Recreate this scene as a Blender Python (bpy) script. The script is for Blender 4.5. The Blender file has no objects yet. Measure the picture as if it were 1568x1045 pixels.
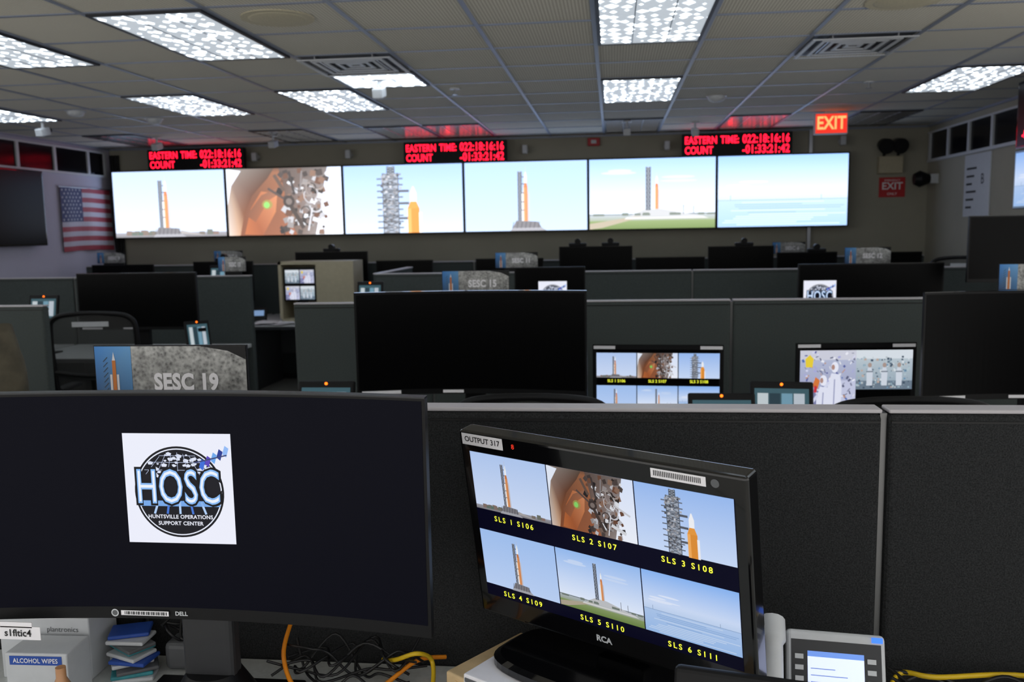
import bpy, bmesh, math, random
from mathutils import Matrix, Vector
random.seed(7)
sc=bpy.context.scene
sc.view_settings.view_transform='Standard'
H=1.63
# ---------------------------------------------------------------- materials
def lin(c):
    return tuple(((v/255)/12.92 if v/255<=.04045 else ((v/255+.055)/1.055)**2.4) for v in c[:3])
MATS={}
def mat(name,col=(128,128,128),rough=.6,metal=0,emis=0,ecol=None,noise=0,nscale=20,bump=0,attr=False,alpha=1,spec=None,coat=0):
    if name in MATS: return MATS[name]
    m=bpy.data.materials.new(name);m.use_nodes=True;nt=m.node_tree;N=nt.nodes;L=nt.links
    b=N['Principled BSDF'];c=lin(col)
    b.inputs['Base Color'].default_value=(*c,1);b.inputs['Roughness'].default_value=rough;b.inputs['Metallic'].default_value=metal
    if spec is not None: b.inputs['Specular IOR Level'].default_value=spec
    if coat: b.inputs['Coat Weight'].default_value=coat
    if emis:
        b.inputs['Emission Color'].default_value=(*lin(ecol or col),1);b.inputs['Emission Strength'].default_value=emis
    if alpha<1: b.inputs['Alpha'].default_value=alpha
    if attr:
        a=N.new('ShaderNodeAttribute');a.attribute_name='Col'
        if emis:
            b.inputs['Base Color'].default_value=(.01,.01,.01,1)
            L.new(a.outputs['Color'],b.inputs['Emission Color'])
        else: L.new(a.outputs['Color'],b.inputs['Base Color'])
    if noise or bump:
        tc=N.new('ShaderNodeTexCoord');n=N.new('ShaderNodeTexNoise');n.inputs['Scale'].default_value=nscale;n.inputs['Detail'].default_value=4
        L.new(tc.outputs['Object'],n.inputs['Vector'])
        if noise:
            r=N.new('ShaderNodeMapRange');r.inputs['From Min'].default_value=.3;r.inputs['From Max'].default_value=.7
            r.inputs['To Min'].default_value=1-noise;r.inputs['To Max'].default_value=1+noise
            L.new(n.outputs['Fac'],r.inputs['Value'])
            mx=N.new('ShaderNodeVectorMath');mx.operation='MULTIPLY'
            if attr and not emis: L.new(a.outputs['Color'],mx.inputs[0])
            else: mx.inputs[0].default_value=c
            L.new(r.outputs['Result'],mx.inputs[1]);L.new(mx.outputs[0],b.inputs['Base Color'])
        if bump:
            bp=N.new('ShaderNodeBump');bp.inputs['Strength'].default_value=bump;bp.inputs['Distance'].default_value=.003
            L.new(n.outputs['Fac'],bp.inputs['Height']);L.new(bp.outputs['Normal'],b.inputs['Normal'])
    MATS[name]=m;return m
fabA=mat('charcoal_fabric',(47,48,49),.95,noise=.45,nscale=350,bump=.4,spec=.1)
fabB=mat('grey_green_fabric',(76,82,81),.95,noise=.2,nscale=250,bump=.2,spec=.1)
capm=mat('partition_cap_metal',(190,186,190),.45,metal=.1)
postm=mat('partition_post_metal',(120,120,120),.35,metal=.8)
wallm=mat('wall_paint_beige',(168,164,148),.9,noise=.05,nscale=2)
wallL=mat('wall_paint_lavender',(200,198,214),.9,noise=.04,nscale=2)
dglass=mat('dark_window_glass',(16,16,22),.15,spec=.2)
floorm=mat('floor_pale_bounce',(200,198,192),.7,noise=.06,nscale=30)  # unseen floor, made pale so it bounces light up to the ceiling
lam=mat('desk_laminate',(200,203,202),.45,noise=.08,nscale=90)
lamE=mat('desk_edge_trim',(40,42,45),.5)
blk=mat('black_plastic',(13,13,15),.45,noise=.1,nscale=60,spec=.25)
blkg=mat('gloss_black_plastic',(9,9,11),.12,coat=.4)
scr_off=mat('screen_off',(6,6,7),.3,spec=.1)
scr_dark=mat('screen_dark_backlit',(5,5,7),.4,spec=.08,emis=.0045,ecol=(120,130,255))
whitep=mat('white_label',(246,244,248),.6,noise=.02,nscale=50)
whitepl=mat('white_plastic',(205,208,212),.4,noise=.03,nscale=40)
greypl=mat('grey_plastic',(95,97,100),.45,noise=.05,nscale=40)
dkgrey=mat('dark_grey_plastic',(42,43,46),.45,noise=.05,nscale=40)
silver=mat('brushed_metal',(170,172,176),.3,metal=.9)
beige=mat('beige_laminate',(190,180,152),.55,noise=.05,nscale=30)
print_m=mat('printed_graphic',attr=True,rough=.6)
img=mat('display_image',attr=True,emis=.95,rough=.25,spec=.1)
imgW=mat('display_image_wall',attr=True,emis=1.75,rough=.3,spec=.1)
red=mat('red_led',(255,20,50),emis=3.2)
orange=mat('orange_led',(255,110,20),emis=3)
yel=mat('yellow_text',(235,240,60),emis=.9)
exitr=mat('exit_red_panel',(235,50,35),emis=1.1)
exitl=mat('exit_letters',(255,150,90),emis=1.8)
tile_black=mat('ink_black',(14,14,16),.6)
yc=mat('yellow_cable',(228,190,30),.4)
oc=mat('orange_cable',(235,140,20),.4)
bc=mat('black_cable',(20,20,22),.4)
wood=mat('light_wood',(222,192,146),.5,noise=.12,nscale=25)
blue_card=mat('blue_carton',(40,80,170),.5,noise=.1,nscale=30)
teal_card=mat('teal_wrapper',(60,150,160),.5,noise=.3,nscale=30)
jacket_m=mat('olive_jacket_cloth',(84,78,64),.9,noise=.35,nscale=14,bump=.5)
meshm=mat('chair_mesh',(70,70,70),.8,alpha=.55)
def moonmat():
    m=bpy.data.materials.new('moon_print');m.use_nodes=True;N=m.node_tree.nodes;L=m.node_tree.links;b=N['Principled BSDF']
    tc=N.new('ShaderNodeTexCoord');v=N.new('ShaderNodeTexVoronoi');v.inputs['Scale'].default_value=130;v.feature='SMOOTH_F1';n=N.new('ShaderNodeTexNoise');n.inputs['Scale'].default_value=22;n.inputs['Detail'].default_value=9;n.inputs['Roughness'].default_value=.75
    L.new(tc.outputs['Object'],v.inputs['Vector']);L.new(tc.outputs['Object'],n.inputs['Vector'])
    mu=N.new('ShaderNodeMath');mu.operation='MULTIPLY_ADD';mu.inputs[1].default_value=.35;L.new(v.outputs['Distance'],mu.inputs[0]);L.new(n.outputs['Fac'],mu.inputs[2])
    r=N.new('ShaderNodeValToRGB');r.color_ramp.elements[0].position=.42;r.color_ramp.elements[0].color=(.07,.07,.07,1);r.color_ramp.elements[1].position=.8;r.color_ramp.elements[1].color=(.75,.75,.73,1)  # moon print tones raised, painting in the gloss on the signs
    L.new(mu.outputs[0],r.inputs['Fac']);a=N.new('ShaderNodeAttribute');a.attribute_name='Col';mx=N.new('ShaderNodeVectorMath');mx.operation='MULTIPLY'
    L.new(r.outputs['Color'],mx.inputs[0]);L.new(a.outputs['Color'],mx.inputs[1]);L.new(mx.outputs[0],b.inputs['Base Color']);b.inputs['Roughness'].default_value=.35
    return m
moon=moonmat()
def ceilmat():
    m=bpy.data.materials.new('ceiling_tile');m.use_nodes=True;N=m.node_tree.nodes;L=m.node_tree.links;b=N['Principled BSDF']
    tc=N.new('ShaderNodeTexCoord');w=N.new('ShaderNodeTexWave');w.inputs['Scale'].default_value=18;w.inputs['Distortion'].default_value=0;w.bands_direction='X'
    w2=N.new('ShaderNodeTexWave');w2.inputs['Scale'].default_value=22;w2.bands_direction='Y'
    for k in (w,w2): L.new(tc.outputs['Object'],k.inputs['Vector'])
    a=N.new('ShaderNodeMath');a.operation='MULTIPLY';L.new(w.outputs['Fac'],a.inputs[0]);L.new(w2.outputs['Fac'],a.inputs[1])
    r=N.new('ShaderNodeValToRGB');r.color_ramp.elements[0].color=(.52,.485,.40,1);r.color_ramp.elements[1].position=.6;r.color_ramp.elements[1].color=(.90,.87,.77,1)
    L.new(a.outputs[0],r.inputs['Fac']);L.new(r.outputs['Color'],b.inputs['Base Color']);b.inputs['Roughness'].default_value=.9
    bp=N.new('ShaderNodeBump');bp.inputs['Strength'].default_value=.3;bp.inputs['Distance'].default_value=.004;L.new(a.outputs[0],bp.inputs['Height']);L.new(bp.outputs['Normal'],b.inputs['Normal'])
    return m
ceilm=ceilmat()
tbar=mat('ceiling_tbar',(150,158,176),.4,metal=.2)
def lensmat(name,s,lo=.45):
    m=bpy.data.materials.new(name);m.use_nodes=True;N=m.node_tree.nodes;L=m.node_tree.links;b=N['Principled BSDF']
    tc=N.new('ShaderNodeTexCoord');mp=N.new('ShaderNodeMapping');mp.inputs['Scale'].default_value=(9,6,1)
    v=N.new('ShaderNodeTexVoronoi');v.feature='F1';v.distance='MANHATTAN';v.inputs['Scale'].default_value=1.6;v.inputs['Randomness'].default_value=.5
    n=N.new('ShaderNodeTexNoise');n.inputs['Scale'].default_value=7;n.inputs['Detail'].default_value=3
    L.new(tc.outputs['Object'],mp.inputs['Vector']);L.new(mp.outputs[0],v.inputs['Vector']);L.new(tc.outputs['Object'],n.inputs['Vector'])
    a=N.new('ShaderNodeMath');a.operation='MULTIPLY';L.new(v.outputs['Distance'],a.inputs[0]);L.new(n.outputs['Fac'],a.inputs[1])
    r=N.new('ShaderNodeMapRange');r.interpolation_type='SMOOTHSTEP';r.inputs['From Min'].default_value=.02;r.inputs['From Max'].default_value=.27;r.inputs['To Min'].default_value=s*2.6;r.inputs['To Max'].default_value=lo
    L.new(a.outputs[0],r.inputs['Value']);b.inputs['Base Color'].default_value=(.6,.6,.6,1)
    b.inputs['Emission Color'].default_value=(.80,.90,1,1);L.new(r.outputs['Result'],b.inputs['Emission Strength'])
    return m
lens=lensmat('light_lens_lit',5.5,.5)
lens2=lensmat('light_lens_bright',8,1.2)
loff=mat('parabolic_louver_off',(120,122,128),.2,metal=.9,bump=.9,nscale=14)
# ---------------------------------------------------------------- builder
_tc={}
def textgeo(s,size,offset=0,sp=1,ax='CENTER'):
    k=(s,size,offset,sp,ax)
    if k in _tc: return _tc[k]
    cu=bpy.data.curves.new('t','FONT');cu.body=s;cu.size=size;cu.offset=offset;cu.space_character=sp;cu.align_x=ax;cu.align_y='CENTER';cu.resolution_u=3
    o=bpy.data.objects.new('t',cu);sc.collection.objects.link(o)
    dg=bpy.context.evaluated_depsgraph_get();me=bpy.data.meshes.new_from_object(o.evaluated_get(dg))
    r=([tuple(v.co) for v in me.vertices],[tuple(p.vertices) for p in me.polygons])
    bpy.data.objects.remove(o);bpy.data.curves.remove(cu);bpy.data.meshes.remove(me);_tc[k]=r;return r
def Up(x,y,z,yaw=0,tilt=0):
    return Matrix.Translation((x,y,z))@Matrix.Rotation(yaw,4,'Z')@Matrix.Rotation(math.pi/2,4,'X')@Matrix.Rotation(tilt,4,'X')
class B:
    def __init__(s): s.v=[];s.f=[];s.m=[];s.fm=[];s.fs=[];s.fc=[];s.M=Matrix.Identity(4);s.warp=None
    def mi(s,m):
        if m not in s.m: s.m.append(m)
        return s.m.index(m)
    def add(s,vs,fs,m,col=None,smooth=False,M=None):
        o=len(s.v);T=s.M@M if M is not None else s.M
        for p in vs:
            p=Vector(p)
            if s.warp: p=s.warp(p)
            s.v.append(T@p)
        k=s.mi(m)
        def cl(c):
            c=lin(c)
            return tuple(v*.95+.05 for v in c) if m is imgW else c  # wall images lifted toward white: painted haze of overexposed displays
        for f in fs:
            s.f.append([i+o for i in f]);s.fm.append(k);s.fs.append(smooth)
            if col is None: s.fc.append([(1,1,1)]*len(f))
            elif isinstance(col[0],(tuple,list)): s.fc.append([cl(c) for c in col])
            else: s.fc.append([cl(col)]*len(f))
    def box(s,x0,x1,y0,y1,z0,z1,m,bev=0,M=None,col=None):
        if bev:
            bm=bmesh.new();bmesh.ops.create_cube(bm,size=1)
            for v in bm.verts: v.co=Vector(((x0+x1)/2+v.co.x*(x1-x0),(y0+y1)/2+v.co.y*(y1-y0),(z0+z1)/2+v.co.z*(z1-z0)))
            bmesh.ops.bevel(bm,geom=bm.edges[:],offset=bev,segments=3,affect='EDGES',profile=.5)
            bm.verts.index_update();s.add([v.co.copy() for v in bm.verts],[[v.index for v in f.verts] for f in bm.faces],m,col,M=M);bm.free();return
        vs=[(x,y,z) for x in (x0,x1) for y in (y0,y1) for z in (z0,z1)]
        s.add(vs,[(0,1,3,2),(4,6,7,5),(0,4,5,1),(2,3,7,6),(0,2,6,4),(1,5,7,3)],m,col,M=M)
    def poly(s,pts,m,col=None,z=0):
        s.add([(p[0],p[1],z) if len(p)==2 else p for p in pts],[list(range(len(pts)))],m,col)
    def rect(s,x0,y0,x1,y1,m,col=None,z=0): s.poly([(x0,y0),(x1,y0),(x1,y1),(x0,y1)],m,col,z)
    def disc(s,x,y,r,m,col=None,z=0,n=40,ry=None):
        s.poly([(x+r*math.cos(i*2*math.pi/n),y+(ry or r)*math.sin(i*2*math.pi/n)) for i in range(n)],m,col,z)
    def line(s,a,b_,w,m,col=None,z=0):
        dx,dy=b_[0]-a[0],b_[1]-a[1];l=math.hypot(dx,dy) or 1;nx,ny=-dy/l*w/2,dx/l*w/2
        s.poly([(a[0]+nx,a[1]+ny),(a[0]-nx,a[1]-ny),(b_[0]-nx,b_[1]-ny),(b_[0]+nx,b_[1]+ny)],m,col,z)
    def text(s,t,x,y,size,m,z=0,offset=0,sp=1,ax='CENTER',sx=1,sy=1,col=None):
        vs,fs=textgeo(t,size,offset,sp,ax)
        s.add([(x+v[0]*sx,y+v[1]*sy,z) for v in vs],fs,m,col)
    def textfit(s,t,x0,x1,y,hgt,m,z=0,offset=0,col=None):
        vs,fs=textgeo(t,hgt/.7,offset,1.05,'LEFT');a=min(v[0] for v in vs);c=max(v[0] for v in vs);k=(x1-x0)/(c-a)
        lo=min(v[1] for v in vs);hi=max(v[1] for v in vs)
        s.add([(x0+(v[0]-a)*k,y+(v[1]-(lo+hi)/2),z) for v in vs],fs,m,col)
    def tube(s,pts,r,m,seg=10,smooth=True,caps=True,r2=None):
        pts=[Vector(p) for p in pts];n=len(pts);vs=[];fs=[];pu=None
        for i,p in enumerate(pts):
            t=(pts[min(i+1,n-1)]-pts[max(i-1,0)]).normalized()
            a=(pu if pu is not None else (Vector((0,0,1)) if abs(t.z)<.9 else Vector((1,0,0))))
            u=(a-t*a.dot(t)).normalized();pu=u;w=t.cross(u);rr=r if r2 is None else r+(r2-r)*i/(n-1)
            if isinstance(r,list): rr=r[i]
            for k in range(seg):
                g=2*math.pi*k/seg;vs.append(p+(u*math.cos(g)+w*math.sin(g))*rr)
        for i in range(n-1):
            for k in range(seg):
                fs.append((i*seg+k,i*seg+(k+1)%seg,(i+1)*seg+(k+1)%seg,(i+1)*seg+k))
        s.add(vs,fs,m,smooth=smooth)
        if caps:
            s.add([vs[k] for k in range(seg)],[list(range(seg))[::-1]],m);s.add([vs[(n-1)*seg+k] for k in range(seg)],[list(range(seg))],m)
    def cyl(s,p0,p1,r,m,seg=20,r2=None): s.tube([p0,p1],r,m,seg,True,True,r2)
    def done(s,name):
        me=bpy.data.meshes.new(name);me.from_pydata([tuple(v) for v in s.v],[],s.f)
        for m in s.m: me.materials.append(m)
        for p,i,sm in zip(me.polygons,s.fm,s.fs): p.material_index=i;p.use_smooth=sm
        ca=me.color_attributes.new('Col','FLOAT_COLOR','CORNER');d=[]
        for c in s.fc:
            for q in c: d+= [*q,1]
        ca.data.foreach_set('color',d)
        me.update();o=bpy.data.objects.new(name,me);sc.collection.objects.link(o);return o
def smoothpts(P,n=8):
    P=[Vector(p) for p in P];Q=[P[0]]+P+[P[-1]];o=[]
    for i in range(1,len(Q)-2):
        for k in range(n):
            t=k/n;a,b,c,d=Q[i-1],Q[i],Q[i+1],Q[i+2]
            o.append(.5*((2*b)+(c-a)*t+(2*a-5*b+4*c-d)*t*t+(3*b-a-3*c+d)*t**3))
    o.append(P[-1]);return o
# ---------------------------------------------------------------- pictures
def feed(b,k,x0,y0,w,h,m,z=0):
    rnd=random.Random(k*13+5);dz=[z]
    def nz(): dz[0]+=.00002; return dz[0]
    def P(pts,c,): b.poly([(x0+p[0]*w,y0+p[1]*h) for p in pts],m,c,nz())
    def Rr(a,b_,c,d,col): P([(a,b_),(c,b_),(c,d),(a,d)],col)
    def Ln(p,q,t,c): b.line((x0+p[0]*w,y0+p[1]*h),(x0+q[0]*w,y0+q[1]*h),t*w,m,c,nz())
    def grad(a,bt,c,d,cb,ct): P([(a,bt),(c,bt),(c,d),(a,d)],[cb,cb,ct,ct])
    def arc(cx,cy,r,a0,a1,t,c,n=10):
        pts=[(cx+r*math.cos(a0+(a1-a0)*i/n),cy+r*1.7*math.sin(a0+(a1-a0)*i/n)) for i in range(n+1)]
        for i in range(n): Ln(pts[i],pts[i+1],t,c)
    def lattice(u0,u1,v0,v1,c,n):
        Rr(u0,v0,u1,v1,(158,166,180))
        for i in range(n):
            a=v0+(v1-v0)*i/n;e=v0+(v1-v0)*(i+1)/n
            Ln((u0,a),(u1,e),.006,c);Ln((u1,a),(u0,e),.006,c);Ln((u0,a),(u1,a),.006,c)
        Ln((u0,v0),(u0,v1),.008,c);Ln((u1,v0),(u1,v1),.008,c)
    def rocket(u,v0,v1,s):
        hh=v1-v0
        Rr(u-.5*s,v0,u+.5*s,v0+hh*.62,(206,134,84));Rr(u-.5*s,v0,u-.2*s,v0+hh*.62,(226,164,110))
        Rr(u-.95*s,v0,u-.55*s,v0+hh*.5,(236,236,238));P([(u-.95*s,v0+hh*.5),(u-.55*s,v0+hh*.5),(u-.75*s,v0+hh*.56)],(225,225,230))
        Rr(u+.55*s,v0,u+.95*s,v0+hh*.5,(190,190,198));P([(u+.55*s,v0+hh*.5),(u+.95*s,v0+hh*.5),(u+.75*s,v0+hh*.56)],(190,190,195))
        P([(u-.5*s,v0+hh*.62),(u+.5*s,v0+hh*.62),(u+.3*s,v0+hh*.7),(u-.3*s,v0+hh*.7)],(196,120,70))
        Rr(u-.3*s,v0+hh*.7,u+.3*s,v0+hh*.82,(240,240,242));P([(u-.33*s,v0+hh*.82),(u+.33*s,v0+hh*.82),(u+.1*s,v0+hh*.9),(u-.1*s,v0+hh*.9)],(225,228,232))
        Rr(u-.05*s,v0+hh*.9,u+.05*s,v1,(190,190,195))
    def clouds(n,v0,v1,c):
        for i in range(n):
            cu=rnd.uniform(.15,.85);cv=rnd.uniform(v0,v1);ru=rnd.uniform(.08,.15);rv=rnd.uniform(.01,.025)
            b.disc(x0+cu*w,y0+cv*h,ru*w,m,c,nz(),24,rv*h)
    if k in (1,4):
        grad(0,0,1,1,(206,220,246) if k==1 else (186,208,244),(176,200,240) if k==1 else (160,192,240))
        u=.47 if k==1 else .5
        if k==1:
            grad(0,0,1,.07,(120,118,122),(150,150,160))
            for i in range(22): 
                a=rnd.random()*.95;Rr(a,.03,a+.05,.07+rnd.random()*.04,(110+rnd.randint(-20,20),108,100))
        lattice(u-.06,u-.033,.12,.86,(85,88,100),12)
        rocket(u,.14,.93,.034)
        for v in (.3,.42,.55,.68,.78): Ln((u-.04,v),(u-.01,v),.008,(95,98,108))
        P([(u-.11,.04),(u+.13,.04),(u+.10,.13),(u-.08,.15)],(118,116,122))
        P([(u-.13,.0),(u+.17,.0),(u+.13,.045),(u-.11,.045)],(158,158,166))
        for i in range(7): Ln((u-.11+i*.035,.04),(u-.1+i*.035,.13),.005,(70,70,78))
        if k==1: P([(u+.12,.05),(u+.34,.02),(u+.12,.1)],(165,160,160))
    elif k==3:
        grad(0,0,1,1,(200,218,248),(152,186,240))
        lattice(.33,.46,0,.88,(72,80,92),11);lattice(.37,.43,.86,.98,(72,80,92),3)
        for i in range(9): Ln((.28,.08+i*.09),(.5,.08+i*.09),.012,(98,104,116))
        for i in range(70):
            a=.31+rnd.random()*.16;c=rnd.random()*.85;g=rnd.randint(50,200);Rr(a,c,a+.02,c+.03,(g,g,g+6))
        for v in (.2,.42,.6): Rr(.46,v,.55,v+.035,(84,88,98))
        Rr(.535,0,.635,.36,(220,140,50));Rr(.535,0,.565,.36,(240,170,90));P([(.535,.36),(.635,.36),(.61,.46),(.56,.46)],(228,150,60))
        Rr(.558,.46,.612,.58,(238,240,244));P([(.558,.58),(.612,.58),(.59,.68),(.58,.68)],(240,240,244));Rr(.63,0,.655,.3,(235,235,240))
    elif k==5:
        grad(0,.2,1,1,(222,232,250),(148,186,240))
        grad(0,0,1,.12,(104,128,66),(130,150,96));grad(0,.12,1,.2,(150,160,140),(170,178,186));Rr(0,.2,1,.215,(112,122,126))
        P([(0,.08),(.3,.16),(.42,.2),(.46,.2),(.36,.14),(.1,.02),(0,0)],(170,160,140))
        P([(.32,.18),(.44,.28),(.58,.28),(.9,.17)],(186,188,192));P([(.3,.17),(.9,.17),(.95,.14),(.28,.14)],(205,205,205))
        lattice(.455,.487,.27,.88,(76,82,94),10);rocket(.538,.28,.8,.026)
        for i in range(12): a=rnd.random()*.95;Rr(a,.19,a+.05,.215+rnd.random()*.02,(110,120,112))
        Ln((.75,.2),(.75,.34),.006,(110,115,125));Ln((.83,.2),(.83,.32),.006,(110,115,125));clouds(4,.6,.85,(196,214,244))
    elif k==6:
        grad(0,.5,1,1,(202,218,246),(136,180,242));grad(0,.38,1,.5,(188,208,238),(202,218,246))
        grad(0,0,1,.38,(150,184,230),(170,196,234))
        for i in range(12):
            v=.03+i*.028;Rr(rnd.random()*.3,v,.6+rnd.random()*.4,v+.012,rnd.choice([(194,212,238),(140,172,216)]))
        clouds(5,.52,.66,(218,228,248))
        Rr(0,.375,1,.385,(140,166,204));Ln((.1,.38),(.1,.45),.004,(120,140,170));Ln((.8,.38),(.8,.44),.004,(120,140,170))
    elif k==2:
        grad(0,0,1,1,(236,240,250),(214,226,250))
        P([(0,0),(.62,0),(.66,.25),(.6,.6),(.5,.92),(.52,1),(0,1)],[(120,66,38),(150,90,60),(170,110,76),(180,120,84),(150,96,66),(110,76,58),(84,56,40)])
        P([(0,0),(.1,0),(.14,.3),(.22,.6),(.36,.85),(.42,1),(0,1)],[(206,190,180),(190,150,120),(120,70,40),(96,56,36),(86,58,44),(82,66,56),(140,130,124)])
        P([(0,.45),(.04,.75),(.13,.97),(.02,1),(0,1)],(225,232,246))
        P([(.14,.02),(.3,.0),(.42,.35),(.44,.62),(.3,.66),(.2,.4)],[(176,98,52),(150,80,44),(188,116,72),(196,128,88),(172,104,66),(160,88,48)])
        P([(.16,.3),(.3,.6),(.46,.72),(.5,.66),(.36,.52),(.24,.2)],[(120,72,48),(130,84,60),(140,96,74),(150,104,80),(150,92,62),(140,82,52)])
        P([(.46,1),(.5,.7),(.52,.3),(.6,0),(.76,0),(.8,.3),(.83,.6),(.88,1)],[(86,70,64),(98,78,70),(92,72,62),(110,90,80),(140,130,128),(120,110,108),(140,130,130),(112,104,102)])
        for i in range(110):
            a=.46+rnd.random()*.42;c=rnd.random()*.96;s=.008+rnd.random()*.03;g=rnd.choice([(42,34,32),(70,60,58),(140,134,134),(180,180,186),(100,66,50),(34,30,32),(216,218,224),(130,100,84),(60,50,48)])
            q=rnd.random()*1.2;P([(a+s*math.cos(q+j*1.57),max(.005,min(.995,c+s*1.8*math.sin(q+j*1.57)))) for j in range(4)],g)
        for i in range(14):
            cx,cy=rnd.uniform(.56,.8),rnd.uniform(.2,.8);r_=rnd.uniform(.03,.09);a0=rnd.uniform(0,6);arc(cx,cy,r_,a0,a0+rnd.uniform(1.5,3.5),rnd.uniform(.006,.014),rnd.choice([(40,34,34),(190,190,196),(150,140,136),(90,64,52)]),7)
        for (p,q,t,c) in [((.36,.7),(.52,.52),.02,(78,64,60)),((.54,.48),(.66,.1),.035,(64,52,48)),((.55,.95),(.59,.6),.02,(56,48,48)),((.66,.95),(.64,.66),.012,(130,124,126)),((.8,.56),(.96,.44),.02,(196,196,202)),((.74,.24),(.9,.14),.035,(208,210,216)),((.42,.9),(.5,.66),.03,(92,72,62)),((.7,.06),(.74,.4),.014,(200,200,206))]: Ln(p,q,t,c)
        b.disc(x0+.54*w,y0+.5*h,.05*w,m,(56,46,44),nz());b.disc(x0+.54*w,y0+.5*h,.027*w,m,(116,104,100),nz())
        b.disc(x0+.35*w,y0+.46*h,.045*w,m,(150,136,72),nz(),ry=.07*h);b.disc(x0+.345*w,y0+.455*h,.025*w,m,(130,205,100),nz(),ry=.045*h)
    elif k==7:
        grad(0,0,1,1,(150,152,190),(184,192,216))
        Rr(0,.0,.55,.35,(122,126,168));Rr(.55,.0,1,.5,(196,200,226));Rr(0,.84,1,1,(206,208,222))
        for i in range(130):
            a=rnd.random()*.95;c=rnd.random()*.96;s=.015+rnd.random()*.04;g=rnd.choice([(236,238,248),(90,98,160),(214,216,240),(90,94,124),(190,150,130),(80,110,180),(168,170,220),(226,228,236),(120,124,150)])
            Ln((a,c),(min(.99,a+s),max(.01,min(.99,c+rnd.uniform(-.06,.06)))),.01+rnd.random()*.03,g)
        P([(.1,.72),(.22,.72),(.24,.86),(.17,.93),(.09,.86)],(232,206,60));P([(.22,.4),(.32,.36),(.36,.5),(.28,.56)],(214,120,60));P([(.25,.3),(.3,.3),(.31,.4),(.26,.42)],(200,50,60))
        for (hx,hy) in [(.62,.72),(.42,.5)]:
            P([(hx-.12,0),(hx+.12,0),(hx+.13,hy-.3),(hx+.09,hy-.12),(hx-.06,hy-.1),(hx-.12,hy-.3)],(224,227,244));b.disc(x0+hx*w,y0+hy*h,.065*w,m,(232,234,248),nz(),24,.09*h);b.disc(x0+(hx-.03)*w,y0+hy*h,.03*w,m,(176,140,130),nz(),20,.045*h)
            P([(hx-.02,0),(hx+.0,0),(hx+.01,hy-.2),(hx-.01,hy-.2)],(150,154,190));Ln((hx-.1,hy-.25),(hx-.22,hy-.4),.05,(212,216,238))
    elif k==8:
        grad(0,0,1,1,(140,160,176),(196,208,216));Rr(0,.78,1,1,(216,224,232));Rr(0,.0,1,.22,(108,124,140))
        for i in range(160):
            a=rnd.random()*.93;c=rnd.random()*.8;s=.01+rnd.random()*.035;g=rnd.choice([(150,176,190),(216,224,230),(96,116,134),(176,196,204),(70,86,104),(110,150,180),(180,190,196),(190,170,160)])
            Rr(a,c,min(1,a+s),min(.95,c+s*1.3),g)
        for u in (.24,.5,.76):
            P([(u-.05,.1),(u+.05,.1),(u+.055,.42),(u+.03,.56),(u-.03,.56),(u-.055,.42)],(206,214,226));b.disc(x0+u*w,y0+.62*h,.035*w,m,(170,150,142),nz(),20,.06*h);Rr(u-.06,.44,u+.06,.47,(110,120,134))
def hosc(b,cx,cy,s,m,z=0):
    d=.00015
    b.rect(cx-s/2,cy-s/2,cx+s/2,cy+s/2,m,(240,242,255),z)
    r=.415*s;yy=cy-.03*s
    b.disc(cx,yy,r,m,(16,16,24),z+d,64);b.disc(cx,yy,r*.955,m,(236,240,255),z+2*d,64);b.disc(cx,yy,r*.93,m,(18,18,28),z+3*d,64)
    rn=random.Random(3)
    for i in range(44):
        a=rn.uniform(.5,2.64);q=r*rn.uniform(.55,.88);x=cx+q*math.cos(a);y=yy+q*math.sin(a);ss=s*rn.uniform(.012,.035)
        b.poly([(x+ss*math.cos(t+rn.random()*.6),y+ss*.6*math.sin(t+rn.random()*.6)) for t in (0,1.2,2.5,3.8,5)],m,(226,232,250),z+4*d)
    for i in range(-3,4): b.line((cx+i*.1*s,yy+.16*s),(cx+i*.055*s,yy+.36*s*(1-abs(i)*.035)),.004*s,m,(190,200,230),z+5*d)
    for q in (.2,.27,.33): b.line((cx-math.sqrt(max(0,.37**2-q*q))*s,yy+q*s),(cx+math.sqrt(max(0,.37**2-q*q))*s,yy+q*s),.004*s,m,(190,200,230),z+5*d)
    b.rect(cx-.375*s,yy-.08*s,cx+.375*s,yy-.13*s,m,(120,170,235),z+5*d)
    for i in range(5): b.line((cx-.2*s+i*.1*s,yy-.09*s),(cx-.24*s+i*.12*s,yy-.20*s),.02*s,m,(70,120,215) if i%2 else (180,210,250),z+5*d)
    def tf(off,col,zz,grow): b.textfit('HOSC',cx-(.395+grow)*s,cx+(.385+grow)*s,cy+.02*s,(.30)*s,m,zz,off,col)
    tf(.030*s,(14,14,20),z+6*d,.012);tf(.010*s,(140,190,250),z+7*d,-.008);tf(-.006*s,(240,246,255),z+8*d,-.02)
    b.textfit('HUNTSVILLE OPERATIONS',cx-.30*s,cx+.30*s,yy-.225*s,.034*s,m,z+7*d,.001*s,(240,242,255))
    b.textfit('SUPPORT CENTER',cx-.21*s,cx+.21*s,yy-.285*s,.034*s,m,z+7*d,.001*s,(240,242,255))
    for i in range(5):
        x=min(cx+(.2+i*.055)*s,cx+.43*s);y=cy+(.20+i*.03)*s;b.poly([(x,y),(x+.035*s,y-.03*s),(x+.06*s,y+.05*s),(x+.025*s,y+.075*s)],m,[(60,110,220),(90,70,190),(110,170,240),(40,60,150),(150,190,250)][i],z+9*d)
    b.line((cx+.16*s,cy+.24*s),(cx+.46*s,cy+.31*s),.012*s,m,(60,70,120),z+10*d)
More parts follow.
